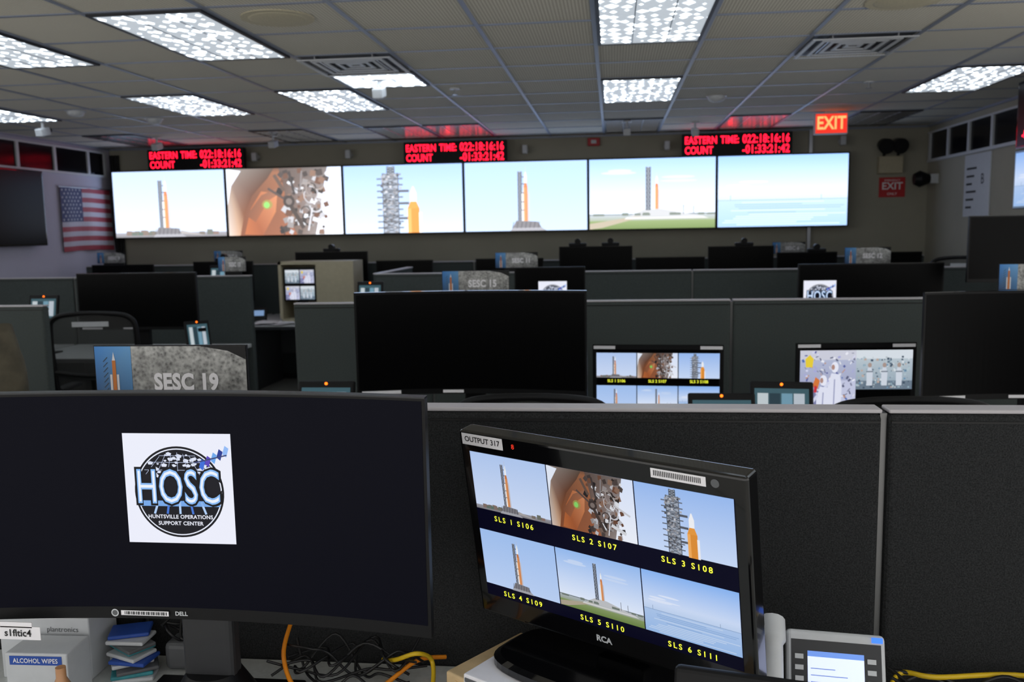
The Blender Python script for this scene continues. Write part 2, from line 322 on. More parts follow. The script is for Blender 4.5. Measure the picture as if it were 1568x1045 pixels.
# ---------------------------------------------------------------- room shell
X0,X1,Y0,Y1,ZC=-6.15,3.5,-1.6,10.6,2.70
YS=5.0  # side walls cut short so the background glow gets in
b=B();b.box(X0-.1,X1+.1,Y0,Y1+.1,-.1,0,floorm);b.done('floor')
b=B();b.box(X0-.1,X1+.1,Y0,Y1+.1,ZC,ZC+.1,ceilm);b.done('ceiling')
b=B();b.box(X0-.1,X1+.1,Y1,Y1+.1,0,ZC,wallm);b.done('wall_back')
b=B();b.box(X0-.1,X0,YS,Y1,0,ZC,wallL);b.done('wall_left')
b=B();b.box(X1,X1+.1,YS,Y1,0,ZC,wallm);b.done('wall_right')
b=B();b.box(X0,X1,Y1-.015,Y1,0,.1,lamE);b.done('baseboard_back')
b=B();b.box(X0,X0+.015,YS,Y1-.016,0,.1,lamE);b.done('baseboard_left')
b=B();b.box(X1-.015,X1,YS,Y1-.016,0,.1,lamE);b.done('baseboard_right')
GX,GY,G=-.092,5.4208,.6096
b=B();t=.012
n=-10
while GX+n*G<X1:
    x=GX+n*G
    if x>X0: b.box(x-t,x+t,Y0,Y1,ZC-.006,ZC-.0005,tbar)
    n+=1
k=-11
while GY+k*G<Y1:
    y=GY+k*G
    if y>Y0: b.box(X0,X1,y-t,y+t,ZC-.005,ZC-.0005,tbar)
    k+=1
b.box(X0,X1,Y1-.03,Y1-.001,ZC-.02,ZC,tbar);b.box(X0+.001,X0+.03,YS,Y1,ZC-.02,ZC,tbar);b.box(X1-.03,X1-.001,YS,Y1,ZC-.02,ZC,tbar)
b.done('trim_ceiling_grid')
def fixture(n,k,m,long=2,name='ceiling_light'):
    b=B();x=GX+n*G+.014;y=GY+k*G+.014;w=G-.028;l=G*long-.028
    f=.018;z=ZC-.012
    for (a,c,d,e) in [(x,x+w,y,y+f),(x,x+w,y+l-f,y+l),(x,x+f,y+f,y+l-f),(x+w-f,x+w,y+f,y+l-f)]: b.box(a,c,d,e,z-.004,ZC-.0005,dkgrey)
    b.box(x+f,x+w-f,y+f,y+l-f,z,ZC-.0005,m)
    for i in (1,2): b.box(x+w*i/3-.003,x+w*i/3+.003,y+f,y+l-f,z-.003,z,silver)
    if m is loff:
        for i in range(1,8): b.box(x+f,x+w-f,y+l*i/8-.003,y+l*i/8+.003,z-.003,z,silver)
    return b.done(name)
for n,k in [(0,-2),(0,2),(-4,-2),(-6,2),(-4,2),(4,2),(-6,-2),(-9,2),(-9,-2),(4,-2)]: fixture(n,k,lens)
for n in (-9,-6,-3,0,3): fixture(n,-6,lens);  # unseen fixtures overhead, added as room fill
for n in (-9,-6,-3,0,3): fixture(n,-10,lens)  # more added fill fixtures, out of view above and behind the camera
fixture(-3,1,lens2,1)
for n in (-9,-6,-4,-3,0,2,4): fixture(n,6,loff)
def diffuser(n,k):
    b=B();cx=GX+(n+.5)*G;cy=GY+(k+.5)*G;z=ZC
    for i,r in enumerate((.29,.225,.165,.105,.05)):
        q=r-.022;zz=z-.022+.003*i
        for (a,c,d,e) in [(-r,r,-r,-q),(-r,r,q,r),(-r,-q,-q,q),(q,r,-q,q)]: b.box(cx+a,cx+c,cy+d,cy+e,zz-.006,zz,whitepl)
    b.box(cx-.28,cx+.28,cy-.28,cy+.28,z-.003,z-.0005,lamE)
    for a in (-.18,.18): b.box(cx+a-.004,cx+a+.004,cy-.28,cy+.28,z-.02,z-.002,silver)
    b.done('air_diffuser')
for n,k in [(-3,0),(2,0),(-8,0),(-2,-6)]: diffuser(n,k)
def dome(x,y,r,h,m,name,ring=None):
    b=B();seg=24;P=[(r,0),(r,-.35*h),(r*.86,-.7*h),(r*.5,-.95*h),(0.001,-h)];vs=[];fs=[]
    for (a,c) in P:
        for i in range(seg): g=2*math.pi*i/seg;vs.append((x+a*math.cos(g),y+a*math.sin(g),ZC-.0005+c))
    for j in range(len(P)-1):
        for i in range(seg): fs.append((j*seg+i,j*seg+(i+1)%seg,(j+1)*seg+(i+1)%seg,(j+1)*seg+i))
    b.add(vs,fs,m,smooth=True)
    if ring: b.cyl((x,y,ZC-.0005),(x,y,ZC-.006),ring,m,32)
    return b.done(name)
for x,y in [(-1.654,4.47),(1.408,4.685)]: dome(x,y,.15,.012,mat('speaker_grille',(200,192,166),.7,noise=.25,nscale=300),'ceiling_speaker',.18)
for x,y in [(-4.18,8.0),(.86,7.746),(-4.54,7.35)]: dome(x,y,.07,.05,whitepl,'smoke_detector',.085)
for x,y in [(-1.18,6.86),(1.94,7.25)]:
    b=B();b.cyl((x,y,ZC),(x,y,ZC-.01),.04,whitepl);b.cyl((x,y,ZC-.01),(x,y,ZC-.045),.008,silver);b.cyl((x,y,ZC-.045),(x,y,ZC-.05),.022,silver);b.done('fire_sprinkler')
def spot(x,y,a=0):
    b=B();b.cyl((x,y,ZC),(x,y,ZC-.015),.05,whitepl);b.cyl((x,y,ZC-.015),(x,y,ZC-.07),.012,whitepl)
    b.M=Matrix.Translation((x,y,ZC-.1))@Matrix.Rotation(a,4,'Z')@Matrix.Rotation(.25,4,'X')
    b.box(-.035,.035,-.07,.07,-.035,.035,whitepl,.01);b.cyl((0,.07,0),(0,.1,0),.028,blk);b.done('ceiling_camera')
for x,y in [(.852,9.6),(-4.93,9.46),(-3.65,9.55),(-5.2,7.88),(.15,9.3),(-1.62,6.30)]: spot(x,y)
b=B();b.box(X0,X0+.012,5.6,Y1-.12,2.37,2.63,dglass)
for y in (5.6,6.29,6.92,7.56,8.19,8.825,9.459,10.1,10.45): b.box(X0,X0+.03,y-.02,y+.02,2.37,2.63,whitepl)
b.box(X0,X0+.03,5.6,Y1-.12,2.345,2.37,whitepl);b.box(X0,X0+.03,5.6,Y1-.12,2.63,2.65,whitepl);b.done('window_left')
b=B();b.box(X1-.012,X1,5.0,Y1-.05,2.32,2.6,dglass)
for y in (5.0,5.8,6.6,7.4,8.2,8.85,9.4,9.95,10.5): b.box(X1-.03,X1,y-.025,y+.025,2.32,2.6,whitepl)
b.box(X1-.03,X1,5.0,Y1-.05,2.29,2.32,whitepl);b.box(X1-.03,X1,5,Y1-.05,2.6,2.62,whitepl);b.done('window_right')
b=B();b.box(2.20,2.235,Y1-.05,Y1,.1,ZC-.02,silver);b.done('trim_conduit')
b=B()
for i in range(5): b.cyl((X0+.03+i*.025,Y1-.03-(i%2)*.012,0),(X0+.03+i*.025,Y1-.03-(i%2)*.012,2.62),.012,blk,8)  # row of black rods making the dark strip in the corner
b.done('corner_dark_strip')
# ---------------------------------------------------------------- video wall
WX,WW,WY=-6.042,1.4422,10.42
for i,kf in enumerate([1,2,3,4,5,6]):
    b=B();x=WX+i*WW;zb,zt=1.603,2.419
    b.M=Up(x,WY,zb)
    b.box(.001,WW-.001,0,zt-zb,-.09,0,blk)
    feed(b,kf,.013,.013,WW-.026,zt-zb-.026,imgW,.001)
    for (p,q,r_,s_) in [(0.001,.014,0,zt-zb),(WW-.014,WW-.001,0,zt-zb),(0.014,WW-.014,0,.014),(0.014,WW-.014,zt-zb-.014,zt-zb)]: b.box(p,q,r_,s_,0,.012,blk)
    for u in (.3,WW-.3): b.box(u-.05,u+.05,.1,.7,-.178,-.09,silver)
    b.done('video_wall_display')
for cx in (-4.93,-1.80,1.38):
    b=B();w,h=1.2,.25;b.M=Up(cx,10.36,2.53)
    b.box(-w/2,w/2,-h/2,h/2,-.08,0,blk,.008)
    b.textfit('EASTERN',-.57,-.22,.055,.08,red,.002,.003);b.textfit('TIME:',-.18,.02,.055,.08,red,.002,.003)
    b.textfit('COUNT',-.57,-.26,-.055,.08,red,.002,.003)
    b.textfit('022:18:16:16',.06,.57,.058,.09,red,.002,.003);b.textfit('-01:33:21:42',.06,.57,-.055,.09,red,.002,.003)
    for u in (-.4,.4): b.box(u-.02,u+.02,-.03,.03,-.239,-.08,blk)
    b.done('countdown_clock')
b=B();b.M=Up(2.08,9.05,2.585)
b.box(-.155,.155,-.1,.1,-.03,.03,whitepl,.006);b.rect(-.145,-.09,.145,.09,exitr,None,.0305);b.text('EXIT',0,0,.17,exitl,.0315,offset=.004,sx=.78)
b.box(-.06,.06,.1,.1145,-.03,.03,whitepl);b.done('exit_sign')
b=B();b.M=Up(3.12,Y1,2.03);b.box(-.14,.14,-.11,.11,0,.01,mat('red_placard',(190,30,35),.5));b.rect(-.13,-.1,.13,.1,mat('red_placard2',(200,36,40),.5,noise=.05),None,.0105)
b.text('EXIT',0,.01,.11,whitep,.0115,offset=.002);b.text('EMERGENCY',0,.075,.03,whitep,.0115);b.text('ONLY',0,-.075,.04,whitep,.0115);b.done('exit_placard')
b=B();b.M=Up(3.08,Y1,2.3);b.box(-.13,.13,-.12,.07,0,.09,beige,.01)
for u in (-.07,.08):
    b.cyl((u,.07,.05),(u,.13,.06),.015,blk);b.cyl((u,.2,.02),(u,.17,.15),.07,blk,20,.085)
b.done('emergency_light')
b=B();b.M=Up(3.42,10.3,2.1,-math.pi/2);b.box(-.05,.05,-.05,.05,-.08,0,whitepl);b.cyl((0,0,0),(0,0,.1),.05,blk,20,.09);b.cyl((-.0,.0,.1),(0,0,.16),.09,blk,20,.06);b.done('wall_speaker')
b=B();b.M=Up(-.21,Y1,2.62);b.box(-.07,.07,-.045,.045,0,.05,mat('fire_alarm_red',(190,30,40),.4),.008);b.box(-.03,.03,-.02,.02,.05,.06,whitepl);b.done('fire_alarm_strobe')
for x in (-3.1,2.55,-1.0,.62,-4.25):
    b=B();b.cyl((x,Y1,2.55),(x,Y1-.08,2.55),.03,whitepl,14);b.box(x-.03,x+.03,Y1-.14,Y1-.08,2.5,2.6,whitepl,.008);b.done('wall_sensor')
b=B();fw_,fh=1.0,.72;b.M=Up(X0+.012,9.50,1.47,math.pi/2)
def wv(p): return Vector((p.x,p.y+.012*math.sin(p.x*3),p.z+.012*math.sin(p.x*14)*(1.2-p.y)))
b.warp=wv;NS=16
for i in range(13):
    for j in range(NS): b.rect(fw_*j/NS,fh*i/13,fw_*(j+1)/NS,fh*(i+1)/13,print_m,(176,70,84) if i%2==0 else (206,202,214),.012)
for j in range(7): b.rect(.42*j/7,fh*6/13,.42*(j+1)/7,fh,print_m,(48,56,110),.0135)
for r_ in range(9):
    for c in range(6 if r_%2==0 else 5):
        x=.03+c*.07+(0 if r_%2==0 else .035);y=fh*6/13+.025+r_*.042
        b.poly([(x+(.016 if q%2==0 else .007)*math.sin(q*math.pi/5),y+(.016 if q%2==0 else .007)*math.cos(q*math.pi/5)) for q in range(10)][::-1],print_m,(225,225,235),.015)
b.warp=None;b.cyl((-.02,fh+.01,.01),(fw_+.02,fh+.01,.01),.008,silver,8);b.done('american_flag')
b=B();b.M=Up(X0+.1,7.7,1.55,math.pi/2);b.box(0,1.4,0,.79,-.04,0,blkg,.006);b.rect(.02,.02,1.38,.77,scr_off,None,.001);b.box(.4,1,.2,.6,-.098,-.04,blk);b.done('wall_television')
b=B();b.M=Up(3.06,7.35,2.17,-math.pi/2);b.box(0,1.2,0,.5,-.05,0,blkg,.006);b.rect(.02,.02,1.18,.48,scr_off,None,.001);b.box(.3,.9,.1,.4,-.438,-.05,blk)
b.text('-00:42',.22,.1,.09,red,.002,offset=.003);b.done('wall_television')
b=B();b.M=Up(3.06,7.35,1.72,-math.pi/2);b.box(0,1.2,0,.44,-.05,0,blkg,.006);feed(b,6,.02,.02,1.16,.4,img,.0012);b.box(.3,.9,.1,.34,-.438,-.05,blk);b.done('wall_television')
b=B();b.M=Up(X1-.001,9.5,1.68,-math.pi/2);b.box(0,.62,0,.6,0,.012,whitepl)
for i in range(6): b.box(.06,.2+.05*(i%3),.08+i*.075,.1+i*.075,.012,.013,blk)
b.text('B',.45,.35,.14,tile_black,.0135);b.done('wall_poster')
# ---------------------------------------------------------------- partitions
def partition(x0,x1,Y,zt,m,seams):
    b=B();xs=[x0]+[s for s in seams if x0<s<x1]+[x1]
    for i in range(len(xs)-1):
        a,c=xs[i]+.006,xs[i+1]-.006
        b.box(a,c,Y-.028,Y+.028,.06,zt-.008,m,.012)
        b.box(a,c,Y-.026,Y+.026,zt-.008,zt,capm,.003)
        b.box(a+.004,c-.004,Y-.0300,Y+.0300,zt-.026,zt-.022,tile_black)
        b.box(a,c,Y-.02,Y+.02,0,.06,lamE)
        if i: b.box(xs[i]-.0065,xs[i]+.0065,Y-.012,Y+.018,0,zt-.01,postm)
    return b.done('cubicle_partition')
ZP=1.28;ZPC=1.30
partition(-3.8,2.9,1.757,ZP,fabA,[-2.5,-1.0,.513,2.0])
partition(-6.0,-2.96,4.40,ZP,fabB,[-4.5])
partition(-1.614,2.9,4.40,ZP,fabB,[-.9,.569,2.0])
partition(-6.0,-2.93,7.05,ZPC,fabB,[-4.47])
partition(-1.9,3.2,7.05,ZPC,fabB,[-.9,.613,2.1])
partition(-6.0,3.2,9.7,ZPC,fabB,[-4.5,-3,-1.5,0,1.5])
def sidepanel(x,y0,y1,zt,m):
    b=B();b.box(x-.028,x+.028,y0,y1,.06,zt-.01,m,.01);b.box(x-.031,x+.031,y0,y1,zt-.01,zt,capm,.003);b.box(x-.02,x+.02,y0,y1,0,.06,lamE);b.done('cubicle_partition')
sidepanel(-1.90,7.1,8.3,ZPC,fabB)
sidepanel(-4.5,4.45,5.6,ZP,fabB)
def desk(x0,x1,y0,y1,z=.74,m=lam):
    b=B();b.box(x0,x1,y0,y1,z-.03,z,m,.004);b.box(x0,x1,y0-.004,y0+.004,z-.03,z-.001,lamE)
    for x in (x0+.03,x1-.06): b.box(x,x+.03,y0+.08,y1-.02,0,z-.03,greypl)
    b.box(x0+.06,x1-.06,y1-.04,y1-.02,.3,z-.03,greypl);b.done('desk')
desk(-1.45,.50,.95,1.722);desk(.52,2.4,.95,1.722)
desk(-1.6,.55,3.5,4.366);desk(.58,2.6,3.5,4.366);desk(-6,-3.1,3.6,4.366)
desk(-6,-4.5,6.15,7.015);desk(-4.46,-2.95,6.15,7.015);desk(-1.85,.6,6.15,7.015);desk(.62,3.2,6.15,7.015)
desk(-6,-3.8,8.85,9.665);desk(-3.76,-2.4,8.3,9.665,m=lam);desk(-2.3,.4,8.85,9.665);desk(.42,3.2,8.85,9.665)
# ---------------------------------------------------------------- monitors
def monitor(xc,Y,zt,w,h,curved=False,screen=scr_off,zd=.74,draw=None,labels=True,yaw=0,name='computer_monitor',bez=.009,R=1.8,near=False):
    b=B();b.M=Up(xc,Y,zt-h,yaw)
    if curved: b.warp=lambda p:Vector((R*math.sin(p.x/R),p.y,p.z+R*(1-math.cos(p.x/R))))
    n=40 if curved else 1
    def strip(x0,x1,y0,y1,z0,z1,m):
        for i in range(n):
            a=x0+(x1-x0)*i/n;c=x0+(x1-x0)*(i+1)/n
            vs=[(x,y,z) for x in (a,c) for y in (y0,y1) for z in (z0,z1)]
            fs=[(0,4,5,1),(2,3,7,6),(0,2,6,4),(1,5,7,3)]
            if i==0: fs.append((0,1,3,2))
            if i==n-1: fs.append((4,6,7,5))
            b.add(vs,fs,m)
    strip(-w/2,w/2,0,h,-.022,0,blk)
    strip(-w/2+bez,w/2-bez,.022,h-bez,.0001,.0008,screen)
    strip(-w/2,w/2,h-.0015,h+.0008,-.022,.0008,dkgrey if near else blkg)
    if labels:
        b.rect(-w*.5+.02,.004,-w*.5+.18,.018,whitep,None,.0015);b.rect(-w*.13,.005,-w*.04,.017,whitep,None,.0015)
    b.warp=None
    if draw: draw(b)
    b.box(-w*.22,w*.22,h*.2,h*.8,-.06,-.015,blk,.012)
    if near:
        zf=zd-(zt-h);b.box(-.05,.05,zf+.012,h*.55,-.105,-.062,dkgrey,.012);b.box(-.03,.03,.0,.12,-.07,-.05,blk)
        b.tube([(0,zf+.005,-.085),(0,zf+.02,-.085),(0,zf+.07,-.085)],[.09,.08,.05],blk,24)
        b.box(-.15,.15,zf,zf+.010,-.17,.06,blk,.004)
    else:
        b.box(-.045,.045,zd-(zt-h)+.012,h*.55,-.105,-.06,blk,.008)
        b.box(-.14,.14,zd-(zt-h),zd-(zt-h)+.014,-.19,.02,blk,.006)
    return b.done(name)
def logo(cx,cy,s): return lambda b: hosc(b,cx,cy,s,img,.0012)
def near(b):
    hosc(b,0,.242,.198,img,.0032)
    b.rect(-.125,.006,-.035,.015,whitep,None,.0036)
    for i in range(26): b.rect(-.118+i*.0031,.0075,-.1167+i*.0031+.0006*(i%3),.0135,tile_black,None,.0038)
    b.disc(-.136,.0105,.007,whitepl,None,.0046);b.disc(-.136,.0105,.005,greypl,None,.0047)
    b.text('DELL',-.012,.0105,.0105,whitepl,.0016,offset=.0003)
monitor(-.757,1.455,1.360,.908,.413,True,scr_dark,draw=near,labels=False,bez=.006,R=2.4,near=True)
monitor(-.574,3.60,1.386,.955,.425,True)
monitor(1.64,3.60,1.366,.94,.42,True)
monitor(-3.49,6.25,1.363,.93,.42,False)
monitor(-.44,6.3,1.365,.5,.34,draw=logo(.02,.14,.20),labels=False)
monitor(1.735,6.3,1.362,.95,.41,draw=logo(-.33,.19,.215),labels=False)
for (a,c,zt) in [(-4.45,-3.79,1.35),(-3.41,-2.61,1.43),(-.54,.20,1.45),(.23,.92,1.33),(.95,1.59,1.43),(1.62,2.2,1.36),(-2.45,-1.85,1.335),(-1.4,-.7,1.34),(-5.6,-4.9,1.33),(2.4,3.0,1.35)]:
    monitor((a+c)/2,9.15 if a!=-3.41 else 9.4,zt,c-a,.42,labels=False)
monitor(2.72,6.0,1.665,.95,.42,labels=False,name='television')
def miniTV(xc,Y,zt,w,h,kind,yaw=0):
    def dr(b):
        if kind=='feeds':
            cw=(w-.03)/3
            for i in range(3): feed(b,i+1,-w/2+.015+i*cw+.002,h-.035-cw*.62,cw-.004,cw*.62,img,.0012);b.text('SLS %d S10%d'%(i+1,6+i),-w/2+.015+(i+.5)*cw,h-.05-cw*.62,.018,yel,.002,offset=.0003)
            for i in range(3): feed(b,i+4,-w/2+.015+i*cw+.002,h-.07-cw*1.24,cw-.004,cw*.62,img,.0012)
        elif kind=='two':
            cw=(w-.03)/2
            feed(b,7,-w/2+.015,h-.03-.26,cw,.26,img,.0012);feed(b,8,-w/2+.015+cw,h-.03-.17,cw,.17,img,.0012)
        b.rect(-w/2+.005,h-.018,-w/2+.1,h-.004,whitep,None,.0015);b.rect(w/2-.1,h-.018,w/2-.005,h-.004,whitep,None,.0015)
    monitor(xc,Y,zt,w,h,draw=dr,labels=False,yaw=yaw,name='video_monitor',bez=.02)
miniTV(.195,3.95,1.115,.57,.345,'feeds',-.06)
miniTV(1.032,3.92,1.125,.50,.31,'two',.05)
def sign(xc,Y,label,zb=ZP,yaw=0,s=1,st=.03):
    w,h=.337*s,.122;b=B();b.M=Up(xc,Y,zb+st,yaw)
    b.box(-w/2,w/2,.0,h,-.008,0,blk);d=.0006;p=.083*s
    b.poly([(-w/2+.002,.002),(-w/2+p,.002),(-w/2+p,h-.002),(-w/2+.002,h-.002)],print_m,[(40,70,110),(60,110,160),(110,170,225),(70,140,215)],d*2)
    b.rect(-w/2+.04,.005,-w/2+.048,.09,print_m,(205,120,50),d*3);b.rect(-w/2+.034,.005,-w/2+.039,.06,print_m,(220,220,225),d*3);b.rect(-w/2+.049,.005,-w/2+.054,.06,print_m,(220,220,225),d*3)
    b.poly([(-w/2+.0405,.09),(-w/2+.0475,.09),(-w/2+.044,.108)],print_m,(230,230,235),d*3)
    for i in range(8): b.line((-w/2+.02,.01+i*.011),(-w/2+.03,.02+i*.011),.0015,print_m,(60,70,80),d*3)
    b.poly([(-w/2+p,.002),(w/2-.002,.002),(w/2-.002,h-.002),(-w/2+p,h-.002)],moon,[(190,190,190),(170,170,170),(255,255,255),(225,225,225)],d)
    b.poly([(w/2-.10*s,h-.002),(w/2-.04*s,h-.012),(w/2-.002,h-.03),(w/2-.002,h-.002)],print_m,(16,16,18),d*2)
    a0=-w/2+.132*s
    b.textfit(label,a0,a0+.142*s,.044 if st==0 else .058,.034,whitep,d*4,.0022)
    b.box(-.1*s,.1*s,-st,.006,-.025,-.008,blk)
    b.done('desk_sign')
sign(-.926,1.772,'SESC 19',st=0);sign(-.678,4.41,'SESC 15');sign(-.754,7.06,'SESC 11',ZPC);sign(1.92,7.06,'SESC 12',ZPC);sign(-3.10,7.06,'SESC 13',ZPC,s=.7)
sign(-5.7,9.71,'SESC 3',ZPC);sign(-4.3,9.71,'SESC 4',ZPC);sign(1.84,9.71,'SESC 6',ZPC)
sign(1.96,4.41,'SESC 16')
for x,Y,z in [(-.02,9.15,1.451),(-3.0,9.4,1.431),(1.3,9.15,1.431),(-.35,9.15,1.451),(-4.1,9.15,1.351),(2.0,9.15,1.361)]:
    b=B();b.box(x-.09,x+.09,Y-.03,Y+.03,z,z+.035,blk,.01);b.cyl((x,Y-.03,z+.05),(x,Y+.03,z+.05),.03,blk,16);b.done('webcam')
# ---------------------------------------------------------------- television in foreground
b=B();W_,H_=.522,.294;b.M=Up(-.0284,1.4803,1.0819,-.5583,.1541)
b.box(-W_/2-.022,W_/2+.022,-H_/2-.043,H_/2+.038,-.035,.004,blkg,.006)
b.box(-W_/2+.02,W_/2-.02,-H_/2,H_/2,-.07,-.035,blk,.012)
b.rect(-W_/2,-H_/2,W_/2,H_/2,mat('tv_screen',(8,8,24),.3,emis=.02,ecol=(60,60,160),spec=.1),None,.0045)
cw=W_/3
for i in range(3):
    fh=H_*.385
    feed(b,i+1,-W_/2+i*cw+.001,H_/2-fh,cw-.002,fh,img,.0048)
    feed(b,i+4,-W_/2+i*cw+.001,-H_/2+H_*.085,cw-.002,fh,img,.0048)
    b.text('SLS %d S10%d'%(i+1,6+i),-W_/2+(i+.5)*cw,H_/2-fh-.015,.0145,yel,.006,offset=.0002,sp=1.4)
    b.text('SLS %d S1%s'%(i+4,['09','10','11'][i]),-W_/2+(i+.5)*cw,-H_/2+.011,.0145,yel,.006,offset=.0002,sp=1.4)
b.rect(-W_/2-.014,H_/2+.012,-W_/2+.082,H_/2+.034,whitep,None,.0046);b.text('OUTPUT 317',-W_/2+.034,H_/2+.023,.0145,tile_black,.005,offset=.0002)
b.rect(W_/2-.14,H_/2+.012,W_/2-.045,H_/2+.028,whitep,None,.0046)
for i in range(26): b.rect(W_/2-.135+i*.0032,H_/2+.016,W_/2-.1335+i*.0032,H_/2+.025,tile_black,None,.005)
b.disc(W_/2-.03,H_/2+.02,.007,greypl,None,.0046)
b.text('8',-W_/2+.105,H_/2+.022,.013,mat('red_digit',(230,50,30),emis=1),.005)
b.text('RCA',0,-H_/2-.022,.016,whitepl,.005,offset=.0006)
b.box(-.05,.05,-H_/2-.065,-H_/2+.03,-.075,-.04,blk,.006)
b.M=Matrix.Translation((-.035,1.50,.846))@Matrix.Rotation(-.5583,4,'Z')
vs=[];seg=40
for (q,zz) in [(1,0),(1,.012),(.93,.02)]:
    for i in range(seg):
        g=2*math.pi*i/seg;c_,s_=math.cos(g),math.sin(g);vs.append((.19*q*math.copysign(abs(c_)**.55,c_),.095*q*math.copysign(abs(s_)**.55,s_),zz))
fs=[(j*seg+i,j*seg+(i+1)%seg,(j+1)*seg+(i+1)%seg,(j+1)*seg+i) for j in range(2) for i in range(seg)]+[[2*seg+i for i in range(seg)]]
b.add(vs,fs,blkg,smooth=False)
b.done('television')
b=B();b.M=Matrix.Translation((-.02,1.485,.74))@Matrix.Rotation(-.62,4,'Z');b.box(-.265,.24,-.125,.085,0,.085,wood,.004);b.box(-.24,.22,-.127,-.124,.01,.075,wood);b.done('monitor_riser')
b=B();b.M=Matrix.Translation((-.045,1.455,.825))@Matrix.Rotation(-.5583,4,'Z');b.box(-.21,.2,-.085,.1,0.0005,.019,whitep,.003);b.box(-.205,.195,-.087,-.083,.006,.013,greypl);b.done('binder')
# desk phone
b=B();b.M=Matrix.Translation((.365,1.46,.74))@Matrix.Rotation(-.12,4,'Z')
b.box(-.10,.10,-.07,.09,0,.015,dkgrey,.006)
b.M=Up(.370,1.45,.755,-.12,-.42)
b.box(-.080,.082,0,.190,-.03,0,whitepl,.008);b.rect(-.072,.012,.075,.174,mat('phone_face',(40,42,46),.35),None,.0006)
b.rect(-.045,.086,.047,.156,mat('phone_screen',(205,215,255),emis=.9),None,.0012)
b.rect(-.045,.147,.047,.156,mat('phone_header',(110,150,230),emis=.6),None,.0014)
for r_ in range(4): b.rect(-.040,.094+r_*.011,.0+.01*(r_%3),.0955+r_*.011,mat('phone_txt',(120,140,200),emis=.6),None,.0014)
for s_ in (-1,1):
    for r_ in range(4): b.box(s_*.059-.007,s_*.059+.007,.088+r_*.018,.096+r_*.018,.0006,.004,whitepl)
for c in range(4): b.box(-.043+c*.023,-.025+c*.023,.070,.079,.0006,.004,whitepl)
for r_ in range(3):
    for c in range(4): b.box(-.05+c*.028,-.032+c*.028,.014+r_*.017,.025+r_*.017,.0006,.004,greypl)
b.rect(.06,.177,.078,.186,mat('blue_led',(60,120,255),emis=1),None,.001)
b.M=Up(.265,1.46,.760,-.12,-.42)
b.tube(smoothpts([(0,0,.01),(0,.03,.03),(0,.1,.042),(0,.165,.03),(0,.198,.012)]),[.023]*9+[.018]*15+[.023]*9,whitepl,14)
b.done('desk_phone')
def keyset(x,y,z,w,h,yaw,tilt,on=False,zd=.74):
    b=B();b.M=Up(x,y,z-h,yaw,tilt)
    b.box(-w/2,w/2,0,h,-.022,0,blk,.008);b.rect(-w/2+.018,.02,w/2-.018,h-.03,scr_off if not on else img,(60,90,100),.0006)
    if on:
        for i in range(4): b.rect(-w/2+.03+i*(w-.06)/4,.035,-w/2+.025+(i+1)*(w-.06)/4,h-.05,img,[(190,200,205),(40,60,70),(110,150,170),(180,190,200)][i],.001)
    b.cyl((0,h-.013,0),(0,h-.013,.004),.006,orange,16)
    b.M=Matrix.Translation((x,y+.05,zd))@Matrix.Rotation(yaw,4,'Z')
    b.box(-.07,.07,-.07,.07,0,.012,blk,.004);b.box(-.03,.03,-.0,.02,0,max(.05,z-zd-h*.3),blk,.004);b.done('touch_panel')
keyset(.195,1.13,1.026,.25,.2,-.22,-.25)
keyset(-1.22,3.62,1.010,.25,.18,0,-.3,True)
keyset(.44,3.62,.962,.27,.18,0,-.3,True)
keyset(.68,3.66,1.003,.25,.19,-.1,-.3,True)
keyset(-3.0,6.2,1.02,.18,.22,.7,-.3,True)
keyset(-1.80,6.5,1.27,.2,.16,0,-.2,True);keyset(-4.35,6.4,1.2,.24,.2,0,-.2,True);keyset(-4.05,8.9,1.32,.24,.2,0,-.2,True)
b=B();b.box(-3.34,-2.60,8.75,9.1,.74,.77,beige);b.box(-3.36,-3.33,8.75,9.1,.77,1.35,beige);b.box(-3.36,-2.58,8.75,9.1,1.32,1.35,beige);b.box(-2.97,-2.58,8.75,9.1,.77,1.32,beige);b.box(-3.33,-2.97,9.07,9.1,.77,1.32,beige)
b.M=Up(-3.15,8.78,.95)
b.box(-.165,.165,0,.34,-.03,0,blk)
for i in (0,1):
    for j in (0,1): feed(b,[7,8,8,7][i*2+j],-.15+i*.155,.015+j*.165,.145,.135,img,.001)
b.M=Matrix.Identity(4);b.box(-3.2,-3.1,8.82,8.88,.77,.97,blk);b.done('storage_hutch')
b=B()
for i in range(9):
    b.M=Matrix.Translation((-3.35+random.uniform(-.1,.3),8.5+random.uniform(-.1,.12),.742+i*.003))@Matrix.Rotation(random.uniform(-.6,.6),4,'Z');b.box(-.1,.1,-.07,.07,0,.002,whitep)
b.done('paper_stack')
b=B();b.M=Up(-3.58,8.72,.742,.2,-.5);b.box(-.08,.08,0,.16,-.03,0,blk,.01);b.rect(-.05,.07,.05,.13,img,(120,150,190),.001);b.box(-.11,-.085,0,.18,-.0,.03,blk,.01);b.done('desk_phone')
